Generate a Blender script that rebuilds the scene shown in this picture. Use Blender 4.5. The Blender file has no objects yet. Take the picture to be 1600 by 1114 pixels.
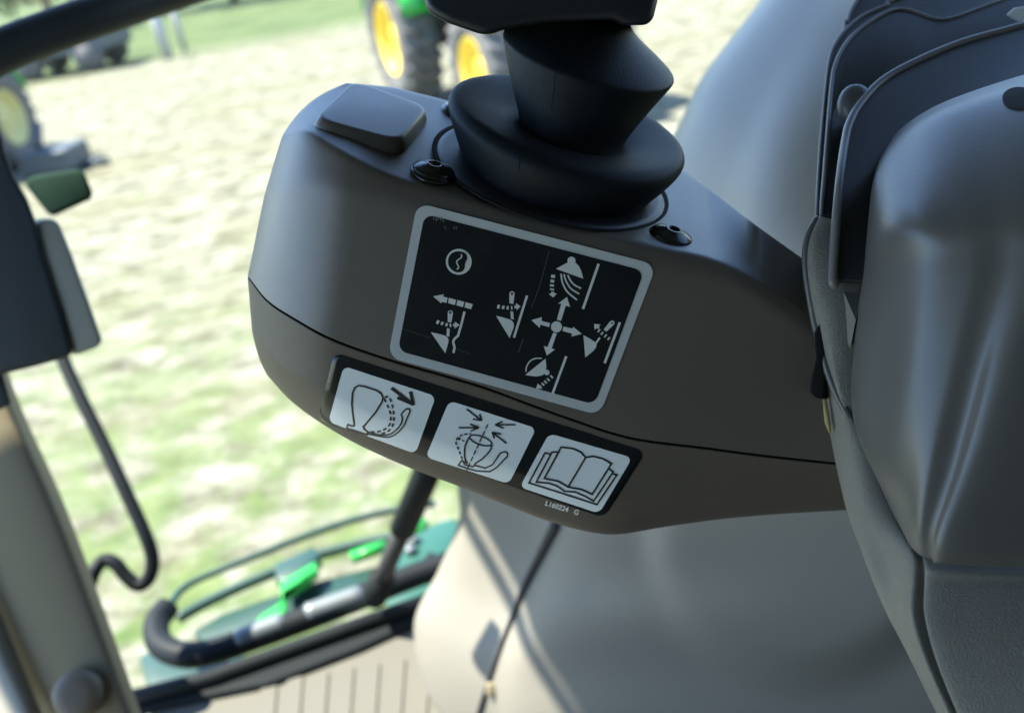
import bpy, bmesh, math, random
from mathutils import Vector, Matrix
from mathutils.bvhtree import BVHTree
from mathutils.geometry import tessellate_polygon
random.seed(7)
SC = bpy.context.scene
COL = SC.collection
# ---------------------------------------------------------------- camera frame
W, H, F = 1600.0, 1114.0, 1386.0          # photograph size and focal length in its pixels
PITCH, ROLL = math.radians(27.5), math.radians(10)
CAM = Vector((0, 0, 2.6))
cp, sp, cr, sr = math.cos(PITCH), math.sin(PITCH), math.cos(ROLL), math.sin(ROLL)
FWD = Vector((0, cp, -sp)); UP0 = Vector((0, sp, cp)); X0 = Vector((1, 0, 0))
RT = cr*X0 - sr*UP0
UP = sr*X0 + cr*UP0
def ray(u, v): return RT*((u-W/2)/F) + UP*((H/2-v)/F) + FWD
def C(u, v, d): return CAM + ray(u, v)*d
def G(u, v, z):
    r = ray(u, v); return CAM + r*((z-CAM.z)/r.z)
def depth_of(p): return (p-CAM).dot(FWD)
def camdir(x, y, z): return (RT*x + UP*y - FWD*z).normalized()      # x right, y up, z towards the viewer
def plane_depth(u, v, p0, n):
    r = ray(u, v); return (p0-CAM).dot(n)/r.dot(n)
# ---------------------------------------------------------------- materials
def mat(name, col, rough=.5, metal=0, var=.12, vscale=8, bump=0, bscale=200, spec=.5, coat=0, col2=None):
    m = bpy.data.materials.new(name); m.use_nodes = True
    nt = m.node_tree; b = nt.nodes['Principled BSDF']
    b.inputs['Roughness'].default_value = rough; b.inputs['Metallic'].default_value = metal
    b.inputs['Specular IOR Level'].default_value = spec
    b.inputs['Coat Weight'].default_value = coat; b.inputs['Coat Roughness'].default_value = .38
    tc = nt.nodes.new('ShaderNodeTexCoord')
    n = nt.nodes.new('ShaderNodeTexNoise'); n.inputs['Scale'].default_value = vscale; n.inputs['Detail'].default_value = 5
    nt.links.new(tc.outputs['Object'], n.inputs['Vector'])
    mix = nt.nodes.new('ShaderNodeMix'); mix.data_type = 'RGBA'
    c2 = col2 or tuple(c*(1+var) for c in col)
    c1 = col if col2 else tuple(c*(1-var) for c in col)
    mix.inputs['A'].default_value = (*c1, 1); mix.inputs['B'].default_value = (*c2, 1)
    nt.links.new(n.outputs['Fac'], mix.inputs['Factor'])
    nt.links.new(mix.outputs['Result'], b.inputs['Base Color'])
    mr = nt.nodes.new('ShaderNodeMapRange')
    mr.inputs['To Min'].default_value = max(0, rough-.06); mr.inputs['To Max'].default_value = min(1, rough+.08)
    nt.links.new(n.outputs['Fac'], mr.inputs['Value']); nt.links.new(mr.outputs['Result'], b.inputs['Roughness'])
    if bump:
        n2 = nt.nodes.new('ShaderNodeTexNoise'); n2.inputs['Scale'].default_value = bscale; n2.inputs['Detail'].default_value = 3
        nt.links.new(tc.outputs['Object'], n2.inputs['Vector'])
        bp = nt.nodes.new('ShaderNodeBump'); bp.inputs['Strength'].default_value = bump; bp.inputs['Distance'].default_value = .0005
        nt.links.new(n2.outputs['Fac'], bp.inputs['Height']); nt.links.new(bp.outputs['Normal'], b.inputs['Normal'])
    return m
M = dict(
    taupe=mat('taupe_plastic', (.104, .083, .063), .5, var=.06, vscale=25, bump=.3, bscale=2400),
    taupe_top=mat('taupe_plastic_top', (.10, .082, .064), .45, var=.06, vscale=25, bump=.3, bscale=2400, spec=.8, coat=.28),
    gap=mat('gap_shade', (.004, .004, .004), .9),  # near black painted in for the shade of gaps and openings
    rubber=mat('black_rubber', (.007, .010, .012), .56, var=.4, vscale=40, bump=.3, bscale=900, spec=.22),
    grip=mat('grip_plastic', (.014, .016, .02), .42, var=.15, vscale=30, bump=.2, bscale=1200),
    screw=mat('screw_plastic', (.012, .012, .012), .22, var=.1),
    stk_grey=mat('sticker_silver', (.52, .54, .54), .45, var=.06, vscale=90, bump=.15, bscale=2500),
    stk_black=mat('sticker_black', (.007, .009, .010), .34, var=.3, vscale=60, bump=.3, bscale=1500, spec=.35),
    stk_sym=mat('sticker_symbol', (.68, .69, .67), .45, var=.04, vscale=90),
    scratch=mat('sticker_scratch', (.11, .11, .11), .5),
    lab_black=mat('label_black', (.006, .008, .009), .22, var=.15, vscale=60, bump=.1, bscale=500, spec=.4),
    lab_white=mat('label_white', (.80, .84, .85), .3, var=.025, vscale=40, bump=.05, bscale=500),
    ink=mat('label_ink', (.012, .014, .014), .4),
    plate=mat('bracket_plate', (.016, .018, .022), .4, var=.1, vscale=30, bump=.3, bscale=1500),
    cover=mat('cover_plastic', (.105, .099, .09), .36, var=.08, vscale=14, bump=.12, bscale=500),
    bracket=mat('bracket_textured', (.185, .172, .148), .58, var=.14, vscale=40, bump=1.0, bscale=1300),
    knob=mat('knob_plastic', (.09, .09, .09), .4),
    foam=mat('yellow_foam', (.32, .26, .10), .9, var=.3, vscale=200),
    fender=mat('fender_plastic', (.20, .188, .163), .42, var=.05, vscale=6, bump=.15, bscale=700),
    trim=mat('trim_seam', (.02, .021, .022), .6),
    floor=mat('floor_rubber', (.092, .088, .072), .7, var=.08, vscale=10, bump=.2, bscale=400),
    sill=mat('sill_rubber', (.006, .009, .011), .7, var=.3, vscale=10, spec=.2),
    bar=mat('bar_black', (.007, .010, .013), .6, var=.3, vscale=10, spec=.2),
    barmetal=mat('bar_pale_metal', (.13, .15, .16), .4, .2, var=.15, vscale=20),  # pale grey metal for stretches of the door bar
    olive=mat('pillar_plastic', (.18, .15, .095), .75, spec=.2, var=.08, vscale=10, bump=.15, bscale=600),
    beige=mat('pillar_beige', (.34, .32, .27), .5, var=.06, vscale=10),
    navy=mat('monitor_plastic', (.006, .010, .013), .6, var=.15, vscale=10),
    greyside=mat('monitor_side', (.24, .24, .20), .5, var=.06, vscale=10),
    greenglass=mat('dark_green_plate', (.012, .035, .025), .85, spec=.1, var=.1, vscale=10),
    green=mat('machine_green', (.02, .30, .045), .3, var=.1, vscale=4),
    darkgreen=mat('step_dark_green', (.012, .045, .035), .4, var=.2, vscale=8),
    yellow=mat('rim_yellow', (.78, .55, .05), .4, var=.06, vscale=3),
    tyre=mat('tyre_rubber', (.10, .10, .10), .8, var=.3, vscale=6),  # dusty grey, lightened to stand in for lens veiling as well
    glass=mat('cab_glass', (.05, .07, .08), .08),
    steel=mat('implement_steel', (.07, .085, .10), .5, .2, var=.2, vscale=4),
    white=mat('post_white', (.34, .34, .33), .6, var=.06, vscale=6),
    bark=mat('bark', (.12, .09, .065), .9, var=.35, vscale=5),
    leaf=mat('leaves', (.05, .085, .028), .7, col2=(.10, .15, .05), vscale=1.5),
    leaf2=mat('leaves_dry', (.11, .12, .05), .7, col2=(.17, .17, .08), vscale=1.5),
    knobtan=mat('pillar_knob_plastic', (.16, .125, .085), .5, var=.1, vscale=20),
    rimgrey=mat('plate_edge_lit', (.16, .15, .145), .4, var=.1, vscale=30),  # lighter grey painted on for the sky light the plate edges catch
    teal=mat('panel_teal', (.02, .085, .062), .35, var=.15, vscale=10),
    rim_pale=mat('rim_pale_yellow', (.50, .46, .20), .6, var=.1, vscale=4),  # paler, less saturated yellow for the far left tractor
    crease=mat('sticker_wear', (.30, .30, .30), .6),
    roof=mat('roof_lining', (.10, .10, .095), .8),
    reflector=mat('clip_amber', (.25, .22, .15), .3),
)
# ---------------------------------------------------------------- objects
def name_ok(o, label, cat, group=None, kind=None):
    if label: o['label'] = label
    if cat: o['category'] = cat
    if group: o['group'] = group
    if kind: o['kind'] = kind
    return o
def thing(name, label, cat, base, group=None):
    o = bpy.data.objects.new(name, None); COL.objects.link(o); o.location = base; o.empty_display_size = .05
    return name_ok(o, label, cat, group)
def world_origin(o):
    l = o.location.copy()
    while o.parent: o = o.parent; l = l + o.location
    return l
def link_mesh(name, verts, faces, m, parent=None, smooth=True, origin=None, label=None, cat=None, group=None, kind=None, flip=False):
    """verts are world positions"""
    if parent is not None: org = world_origin(parent); loc = Vector((0, 0, 0))
    else:
        org = origin or sum((Vector(v) for v in verts), Vector())/len(verts); loc = org
    me = bpy.data.meshes.new(name)
    me.from_pydata([tuple(Vector(v)-org) for v in verts], [], faces); me.update()
    bm = bmesh.new(); bm.from_mesh(me); bmesh.ops.recalc_face_normals(bm, faces=bm.faces)
    bm.to_mesh(me); bm.free()
    if smooth:
        for p in me.polygons: p.use_smooth = True
    if m: me.materials.append(m)
    o = bpy.data.objects.new(name, me); COL.objects.link(o); o.location = loc
    if parent is not None: o.parent = parent
    return name_ok(o, label, cat, group, kind)
class MB:
    def __init__(s): s.v = []; s.f = []
    def add(s, v, f):
        k = len(s.v); s.v += [Vector(x) for x in v]; s.f += [tuple(i+k for i in q) for q in f]; return s
    def build(s, name, m, parent=None, **k): return link_mesh(name, s.v, s.f, m, parent, **k)
def bev(o, w, seg=3, ang=35):
    b = o.modifiers.new('bevel', 'BEVEL'); b.width = w; b.segments = seg; b.limit_method = 'ANGLE'; b.angle_limit = math.radians(ang)
    b.harden_normals = False
    return o
def sub(o, n=2):
    s = o.modifiers.new('sub', 'SUBSURF'); s.levels = n; s.render_levels = n; return o
def catmull(pts, n, power=1.0):
    """sample a list of tuples at n params by index"""
    k = len(pts); out = []
    P = [tuple(2*a-b for a, b in zip(pts[0], pts[1]))] + list(pts) + [tuple(2*a-b for a, b in zip(pts[-1], pts[-2]))]
    for i in range(n):
        t = (i/(n-1))**power*(k-1); j = min(int(t), k-2); f = t-j
        p0, p1, p2, p3 = P[j], P[j+1], P[j+2], P[j+3]
        out.append(tuple(.5*(2*b+(c-a)*f+(2*a-5*b+4*c-d)*f*f+(3*b-a-3*c+d)*f**3) for a, b, c, d in zip(p0, p1, p2, p3)))
    return out
def bspline(pts, n):
    k = len(pts)
    P = [tuple(2*a-b for a, b in zip(pts[0], pts[1]))] + list(pts) + [tuple(2*a-b for a, b in zip(pts[-1], pts[-2]))]
    out = []
    for i in range(n):
        t = i/(n-1)*(k-1); j = min(int(t), k-2); f = t-j
        w = ((1-f)**3/6, (3*f**3-6*f*f+4)/6, (-3*f**3+3*f*f+3*f+1)/6, f**3/6)
        out.append(tuple(sum(w[q]*P[j+q][c] for q in range(4)) for c in range(len(pts[0]))))
    return out
def grid_faces(nr, nc, wrap=False):
    f = []
    for i in range(nr-1):
        for j in range(nc-1 if not wrap else nc):
            j2 = (j+1) % nc
            f.append((i*nc+j, i*nc+j2, (i+1)*nc+j2, (i+1)*nc+j))
    return f
def uvd_surface(rows, nc, nr, rowspline=bspline, warp=None):
    """rows of (u,v,depth) -> world grid; interpolation in inverse depth keeps planes planar"""
    R = [catmull([(u, v, 1/d) for u, v, d in r], nc) for r in rows]
    cols = [rowspline([R[i][j] for i in range(len(R))], nr) for j in range(nc)]
    V = []
    for i in range(nr):
        for j in range(nc):
            u, v, q = cols[j][i]; d = 1/q
            if warp: d = warp(u, v, d)
            V.append(C(u, v, d))
    return V, grid_faces(nr, nc)
def frames(pts):
    T = []
    for i in range(len(pts)):
        a = pts[max(i-1, 0)]; b = pts[min(i+1, len(pts)-1)]; T.append((b-a).normalized())
    n = T[0].orthogonal().normalized(); N = []
    for t in T:
        n = (n - t*n.dot(t)).normalized(); N.append((n, t.cross(n)))
    return N
def tube(mb, pts, r, seg=14, cap=True):
    pts = [Vector(p) for p in pts]; N = frames(pts); v = []
    rr = r if isinstance(r, (list, tuple)) else [r]*len(pts)
    for p, (a, b), q in zip(pts, N, rr):
        for k in range(seg):
            t = 2*math.pi*k/seg; v.append(p + a*math.cos(t)*q + b*math.sin(t)*q)
    f = grid_faces(len(pts), seg, True)
    if cap: f += [tuple(range(seg)), tuple(range((len(pts)-1)*seg, len(pts)*seg))]
    mb.add(v, f); return mb
def smooth_path(pts, n): return [Vector(p) for p in catmull([tuple(p) for p in pts], n)]
def box(mb, c, x, y, z):
    """half-axis vectors"""
    c = Vector(c); v = [c+sx*x+sy*y+sz*z for sx in (-1, 1) for sy in (-1, 1) for sz in (-1, 1)]
    return mb.add(v, [(0, 1, 3, 2), (4, 6, 7, 5), (0, 4, 5, 1), (2, 3, 7, 6), (0, 2, 6, 4), (1, 5, 7, 3)])
def slab(mb, front, back):
    """polygon front ring and back ring (same count)"""
    n = len(front); v = list(front)+list(back)
    f = [tuple(range(n)), tuple(range(2*n-1, n-1, -1))]
    f += [(i, (i+1) % n, n+(i+1) % n, n+i) for i in range(n)]
    return mb.add(v, f)
# ================================================================= CONTROL CONSOLE
nT = camdir(.234, .80, .55)                 # up-facing top of the console
nF = camdir(-.03, -.20, .98)                # front of the console, leaning slightly under
P0 = C(850, 345, .385)
dT = lambda u, v: plane_depth(u, v, P0, nT)
dF = lambda u, v: plane_depth(u, v, P0, nF)
A = [(545,129),(585,132),(620,136),(650,143),(690,153),(730,164),(780,179),(840,197),(910,219),(980,240),(1055,258),(1110,295),(1180,349),(1300,435)]
B = [(440,214),(478,208),(520,230),(560,252),(610,275),(660,292),(720,309),(800,332),(880,351),(960,370),(1040,389),(1115,406),(1180,437),(1300,520)]
Cc = [(413,305),(468,285),(518,290),(560,300),(610,314),(660,328),(720,343),(800,362),(880,382),(960,401),(1040,418),(1115,432),(1180,460),(1300,545)]
D = [(387,432),(418,470),(460,498),(520,530),(610,562),(690,585),(760,606),(830,632),(900,657),(960,677),(1010,688),(1100,699),(1200,712),(1350,728)]
E = [(394,520),(425,560),(468,592),(520,622),(600,660),(680,692),(760,722),(830,748),(900,770),(960,784),(1020,784),(1110,774),(1210,768),(1360,762)]
E2 = [(404,562),(440,597),(484,627),(540,660),(620,697),(700,728),(780,759),(850,784),(910,805),(965,815),(1025,808),(1115,797),(1215,789),(1365,783)]
Fb = [(420,592),(455,630),(500,664),(560,699),(640,735),(720,765),(800,797),(865,821),(925,836),(970,838),(1030,828),(1120,815),(1220,806),(1370,797)]
NC = 120
def dense(row): return catmull(row, NC, 1.35)
def nose(u, u0, amt=.05, wid=135):
    x = min(max((u0+wid-u)/wid, 0), 1); return amt*(1-math.sqrt(max(0, 1-x*x)))
def lerp2(p, q, t): return tuple(a+(b-a)*t for a, b in zip(p, q))
dA, dB, dC, dD, dE, dE2, dFb = map(dense, (A, B, Cc, D, E, E2, Fb))
def with_d(row, fn): return [(u, v, fn(u, v, row[0][0])) for u, v in row]
armA = lambda u, v, u0: dT(u, v) if u < 1108 else dT(1108, 293)+(.408-dT(1108, 293))*min(1, (u-1108)/70)
ra = with_d(dA, armA)
rb = with_d(dB, lambda u, v, u0: dF(u, v)+.0025+nose(u, u0, .045))
rc = with_d(dC, lambda u, v, u0: dF(u, v)+nose(u, u0))
rd = with_d(dD, lambda u, v, u0: dF(u, v)+nose(u, u0))
def mixrow(p, q, t):
    o = []
    for a, b in zip(p, q):
        o.append((a[0]+(b[0]-a[0])*t, a[1]+(b[1]-a[1])*t, 1/((1-t)/a[2]+t/b[2])))
    return o
def onF(row):                                   # keep the flat part flat
    return [(u, v, d) for u, v, d in row]
def shift(row, du, dv, dd): return [(u+du, v+dv, d+dd) for u, v, d in row]
console = thing('control_console', 'grey brown plastic control console with a picture sticker, holding the black joystick', 'control console', C(900, 836, .42))
def shell(name, rows, per, m):
    """rows already dense; B-spline across"""
    nr = (len(rows)-1)*per+1
    V = []; cols = [bspline([(r[j][0], r[j][1], 1/r[j][2]) for r in rows], nr) for j in range(NC)]
    for i in range(nr):
        for j in range(NC):
            u, v, q = cols[j][i]; V.append(C(u, v, 1/q))
    f = grid_faces(nr, NC)
    return link_mesh(name, V, f, m, console), BVHTree.FromPolygons(V, f)
cd = lambda t: mixrow(rc, rd, t)
def bul(t):
    o = []
    for u, v, d in mixrow(ra, rb, t):
        k = math.sin(math.pi*t)*max(0, 1-(u-(545-105*t))/130)**2 if u-(545-105*t) < 130 else 0
        o.append((u-9*k, v-13*k, d))
    return o
upper, bvU = shell('upper_shell', [shift(ra, 0, 40, .03), shift(ra, 0, 6, .004), ra, bul(.06), bul(.35), bul(.65), bul(.88), bul(.95), rb,
    mixrow(rb, rc, .5), rc, cd(.1), cd(.3), cd(.5), cd(.7), cd(.9), shift(rd, 0, -3, 0), shift(rd, 0, -1, 0), shift(rd, 0, -1, .0008), shift(rd, 0, -1, .004)], 5, M['taupe_top'])
lowd = lambda k: (lambda u, v, u0: dF(u, v)+k+nose(u, u0))
re_ = with_d(dE, lowd(.004)); re2 = with_d(dE2, lowd(.009)); rf = with_d(dFb, lowd(.024))
ds = lambda t: mixrow(shift(rd, 0, 2, .0004), re_, t)
lower, bvL = shell('lower_shell', [shift(rd, 0, 2, .004), shift(rd, 0, 2, .0012), shift(rd, 0, 2.3, .0004), shift(rd, 0, 5, .0004), ds(.15), ds(.35), ds(.55), ds(.75), ds(.9), re_, re2, rf,
    shift(rf, 0, -6, .03), shift(rf, 6, -60, .06), shift(ra, 10, 60, .035)], 5, M['taupe'])
gap_strip = MB()
gp = [C(u+.5, v+.5, d+.0026) for u, v, d in rd]
gk = [C(u+.5, v+.5, d+.0050) for u, v, d in rd]
wv = []
for p, q, (u, v, d) in zip(gp, gk, rd):
    o = UP*.0016
    wv += [p+o, p-o, q-o, q+o]
gap_strip.add(wv, grid_faces(len(gp), 4, True)); gap_strip.build('seam_shade_strip', M['gap'], console)  # dark strip behind the open seam stands in for its shade
# ---- flat ink helpers on a surface function
def surf_plane(off): return lambda u, v: C(u, v, dF(u, v)-off)
def surf_low(off):
    def g(u, v):
        r = ray(u, v).normalized(); h = bvL.ray_cast(CAM, r)
        if h[0] is None: h = bvU.ray_cast(CAM, r)
        p = h[0] if h[0] is not None else C(u, v, dF(u, v)+.003)
        return p - r*off
    return g
def flat(mb, pts, sf, step=None):
    """filled polygon in photo pixels laid on the surface"""
    P = [sf(u, v) for u, v in pts]
    tri = tessellate_polygon([[Vector((u, v, 0)) for u, v in pts]])
    mb.add(P, [tuple(t) for t in tri])
def stroke(mb, pts, w, sf, closed=False, n=None, dash=None, taper=None):
    """ink line of width w px along pts"""
    pts = list(pts)+([pts[0]] if closed else [])
    if n: pts = catmull(pts, n)
    if dash:
        L = [0]
        for a, b in zip(pts, pts[1:]): L.append(L[-1]+math.dist(a, b))
        def at(s):
            for i in range(len(pts)-1):
                if L[i+1] >= s or i == len(pts)-2:
                    t = (s-L[i])/max(1e-6, L[i+1]-L[i]); return lerp2(pts[i], pts[i+1], t)
        s = 0
        while s < L[-1]:
            e = min(s+dash[0], L[-1]); stroke(mb, [at(s), at((s+e)/2), at(e)], w, sf); s += dash[0]+dash[1]
        return
    fine = [pts[0]]
    for a, b in zip(pts, pts[1:]):
        k = max(1, int(math.dist(a, b)/3.5))
        fine += [lerp2(a, b, (i+1)/k) for i in range(k)]
    pts = fine; Lp, Rp = [], []
    for i, p in enumerate(pts):
        a = pts[max(0, i-1)]; b = pts[min(len(pts)-1, i+1)]
        if closed and i in (0, len(pts)-1): a, b = pts[-2], pts[1]
        dx, dy = b[0]-a[0], b[1]-a[1]; l = math.hypot(dx, dy) or 1
        k = 1
        if 0 < i < len(pts)-1:
            d1 = (p[0]-a[0], p[1]-a[1]); l1 = math.hypot(*d1) or 1
            c = (d1[0]*dx+d1[1]*dy)/(l1*l); k = 1/max(.55, c)
        q = w/2*k
        Lp.append((p[0]-dy/l*q, p[1]+dx/l*q)); Rp.append((p[0]+dy/l*q, p[1]-dx/l*q))
    n_ = len(pts); mb.add([sf(*p) for p in Lp]+[sf(*p) for p in Rp], [(i, i+1, n_+i+1, n_+i) for i in range(n_-1)])
def disc(mb, c, r, sf, n=28, ry=None, rot=0):
    ry = ry or r
    flat(mb, [(c[0]+r*math.cos(t)*math.cos(rot)-ry*math.sin(t)*math.sin(rot), c[1]+r*math.cos(t)*math.sin(rot)+ry*math.sin(t)*math.cos(rot)) for t in [2*math.pi*i/n for i in range(n)]], sf)
def rrect(mb, q, rad, sf, inset=0, nx=40, ny=28, thick=0):
    """rounded quad q = TL,TR,BR,BL in photo pixels; rad/inset in px"""
    wd = (math.dist(q[0], q[1])+math.dist(q[3], q[2]))/2; ht = (math.dist(q[0], q[3])+math.dist(q[1], q[2]))/2
    w2, h2 = wd-2*inset, ht-2*inset
    def uv(x, y):
        s, t = (x+inset)/wd, (y+inset)/ht
        return lerp2(lerp2(q[0], q[1], s), lerp2(q[3], q[2], s), t)
    ys = sorted(set([rad*(1-math.cos(math.pi/2*i/6)) for i in range(7)]+[h2-rad*(1-math.cos(math.pi/2*i/6)) for i in range(7)]+[rad+(h2-2*rad)*i/ny for i in range(ny+1)]))
    ys = [ys[0]]+[b for a, b in zip(ys, ys[1:]) if b-a > .05]
    V = []
    for y in ys:
        e = max(0, rad-y, y-(h2-rad)); ins = rad-math.sqrt(max(0, rad*rad-e*e))
        for i in range(nx+1): V.append(sf(*uv(ins+(w2-2*ins)*i/nx, y)))
    f = grid_faces(len(ys), nx+1)
    if thick:
        n = len(V); back = [v+(v-CAM).normalized()*thick for v in V]
        per = [i for i in range(nx+1)]+[(r+1)*(nx+1)-1 for r in range(1, len(ys))]+[(len(ys)-1)*(nx+1)+i for i in range(nx-1, -1, -1)]+[r*(nx+1) for r in range(len(ys)-2, 0, -1)]
        f += [(per[i], per[(i+1) % len(per)], n+per[(i+1) % len(per)], n+per[i]) for i in range(len(per))]
        V = V+back
    mb.add(V, f)
def zoomer(x0, y0, s): return lambda *pts: [(x0+x/s, y0+y/s) for x, y in pts]
# ---- diagram sticker
QB = [(652,317),(1026,414),(937,649),(606,558)]
st = MB(); rrect(st, QB, 20, surf_plane(.00035), thick=.0003)
sticker = st.build('diagram_sticker', M['stk_grey'], console, smooth=False, label='black sticker of bucket and arrow pictograms in a silver border')
fc = MB(); rrect(fc, QB, 15, surf_plane(.00050), inset=14)
fc.build('sticker_face', M['stk_black'], sticker)
S = surf_plane(.00065); S2 = surf_plane(.00080)
zD = zoomer(640, 440, 7.425); zE = zoomer(800, 380, 4.283); zC = zoomer(640, 310, 7.425); z3 = zoomer(580, 300, 3.094)
def sym(name, fn, m='stk_sym', parent=None):
    mb = MB(); fn(mb); return mb.build(name, M[m], parent or sticker, smooth=False)
def hole(c, r):
    q = MB(); disc(q, c, r, S2, 14); q.build('symbol_cutout', M['stk_black'], sticker, smooth=False)
def s_circle(mb):
    c = zC((570, 737))[0]; disc(mb, c, 150/7.425, S, 40)
    blob = zC((570,615),(620,625),(655,650),(668,690),(655,725),(641,755),(638,795),(628,830),(605,850),(570,860),(520,850),(475,815),(450,770),(446,720),(460,670),(490,637),(530,619))
    q = MB(); flat(q, catmull(blob+[blob[0]], 60)[:-1], S2); q.build('symbol_cutout', M['stk_black'], sticker, smooth=False)
sym('dial_symbol', s_circle)
sq = MB(); stroke(sq, zC((596,650),(604,668),(598,688),(578,704),(556,718),(546,736),(550,758),(562,778),(568,796),(562,814),(545,822)), 1.9, surf_plane(.00095), n=40)
def s_left(mb):
    for p in ([(272,172),(398,148),(388,175),(442,188),(428,248),(378,235),(367,252)], [(455,190),(540,213),(525,273),(445,250)], [(555,215),(635,237),(618,298),(542,275)], [(650,240),(733,263),(713,322),(637,300)]):
        flat(mb, zD(*p), S)
sym('arrow_symbol', s_left)
def arc(cx, cy, r, a0, a1, n=10): return [(cx+r*math.cos(math.radians(a0+(a1-a0)*i/n)), cy+r*math.sin(math.radians(a0+(a1-a0)*i/n))) for i in range(n+1)]
def s_lev1(mb):
    flat(mb, zD(*(arc(473, 365, 31, 180, 360)+[(485,475),(442,470)])), S); hole(zD((472, 360))[0], 1.9)
    for p in ([(433,540),(467,548),(460,640),(427,632)], [(320,447),(350,455),(330,495),(305,488)], [(370,465),(397,468),(385,508),(357,500)], [(420,480),(445,485),(438,520),(412,518)], [(462,485),(482,488),(487,527),(465,527)],
              [(523,463),(580,503),(520,548),(523,525),(503,515),(507,485),(527,490)], [(245,587),(330,605),(405,625),(435,643),(450,665),(453,690),(447,715),(415,832)]):
        flat(mb, zD(*p), S)
    stroke(mb, zD((637,348),(605,480),(562,628),(525,660),(506,690),(508,715),(522,765),(508,828)), 3.7, S)
sym('bucket_lever_symbol', s_lev1)
def s_lev2(mb):
    flat(mb, zD(*(arc(1188, 143, 31, 180, 360)+[(1203,260),(1158,252)])), S); hole(zD((1188, 141))[0], 1.9)
    for p in ([(1168,342),(1202,350),(1210,440),(1175,432)], [(1022,268),(1050,272),(1040,315),(1012,310)], [(1080,278),(1105,282),(1097,320),(1065,316)], [(1128,283),(1150,283),(1150,325),(1120,322)], [(1175,283),(1190,283),(1196,325),(1178,325)],
              [(1233,250),(1288,288),(1240,335),(1240,312),(1215,308),(1217,275),(1235,278)], [(1003,397),(1080,415),(1150,435),(1188,455),(1207,480),(1211,510),(1203,545),(1160,655)]):
        flat(mb, zD(*p), S)
    stroke(mb, zD((1363,163),(1210,650)), 3.7, S)
sym('bucket_lever_symbol', s_lev2)
def s_dump(mb):
    disc(mb, zE((398, 118))[0], 27/4.283, S)
    flat(mb, zE((293,172),(375,128),(420,128),(445,150),(463,185),(477,238)), surf_plane(.00072))
    stroke(mb, zE((328,205),(338,265),(370,325),(435,380)), 2.5, S, n=16)
    stroke(mb, zE((348,208),(362,255),(395,305),(450,340)), 2.5, S, n=16)
    stroke(mb, zE((373,213),(388,245),(415,278),(462,303)), 2.5, S, n=16)
    for p in ([(263,210),(290,214),(286,235),(260,230)], [(258,243),(284,247),(281,265),(256,262)], [(254,275),(281,277),(281,292),(254,290)], [(254,303),(281,305),(281,318),(254,314)], [(245,340),(262,335),(263,325),(283,328),(285,335),(300,338),(276,364)]):
        flat(mb, zE(*p), S)
    stroke(mb, zE((580,138),(475,440)), 4, S)
sym('bucket_dump_symbol', s_dump)
def s_cross(mb):
    disc(mb, zE((298, 560))[0], 37/4.283, surf_plane(.00072))
    for p in ([(300,512),(330,405),(308,405),(368,360),(388,427),(360,418),(328,520)], [(130,515),(200,495),(197,520),(255,535),(248,562),(190,545),(185,567)], [(345,558),(405,572),(410,560),(467,607),(397,625),(402,605),(338,588)], [(275,600),(300,603),(265,705),(288,710),(233,752),(212,688),(238,695)]):
        flat(mb, zE(*p), S)
sym('four_way_arrow_symbol', s_cross)
def s_lev3(mb):
    flat(mb, zE((655,525),(667,518),(680,520),(687,533),(683,545),(632,592),(613,578)), S); hole(zE((670, 535))[0], 1.5)
    for cx, cy in ((582,585),(603,603),(626,620),(648,638)): flat(mb, zE((cx-13,cy+7),(cx+3,cy-12),(cx+12,cy-6),(cx-3,cy+13)), S)
    flat(mb, zE((550,540),(594,545),(580,556),(588,564),(573,575),(566,568),(552,580)), S)
    stroke(mb, zE((588,632),(557,675)), 3, S)
    flat(mb, zE((478,615),(520,638),(553,660),(566,678),(562,698),(545,720),(490,765)), S)
    stroke(mb, zE((722,530),(620,803)), 4, S)
sym('bucket_lever_symbol', s_lev3)
def s_roll(mb):
    stroke(mb, zE((93,860),(98,825),(120,790),(155,772),(200,770)), 1.9, S, n=18)
    flat(mb, zE((225,772),(230,830),(222,868),(200,886),(160,892),(88,882)), S); disc(mb, zE((233, 865))[0], 18/4.283, surf_plane(.00072))
    for cx, cy in ((265,895),(243,914),(224,930),(207,945)): flat(mb, zE((cx-12,cy-7),(cx-3,cy-14),(cx+13,cy+4),(cx+3,cy+11)), S)
    flat(mb, zE((160,975),(172,938),(182,948),(192,950),(195,958),(203,972)), S)
    stroke(mb, zE((363,757),(272,1005)), 3.8, S)
sym('bucket_roll_symbol', s_roll)
sq.build('dial_squiggle', M['stk_sym'], sticker, smooth=False)
def scratch(name, pts, w, n=None):
    q = MB(); stroke(q, pts, w, S, n=n); q.build(name, M['crease' if w == .8 else 'scratch'], sticker, smooth=False)
scratch('fold_crease', z3((860,285),(815,450),(775,560)), .9, 12); scratch('fold_crease', z3((735,710),(712,775)), 1.1)
scratch('scratch', z3((150,662),(285,705)), .5); scratch('scratch', z3((410,757),(480,785)), .5)
for a, b in (((300,100),(297,118)),((312,100),(309,125)),((322,103),(319,118)),((340,112),(346,130)),((398,150),(394,162)),((408,150),(405,165)),((350,150),(354,163)),((330,103),(332,122))): scratch('scratch', [(u+1.5, v+5.5) for u, v in z3(a, b)], .8)
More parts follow.
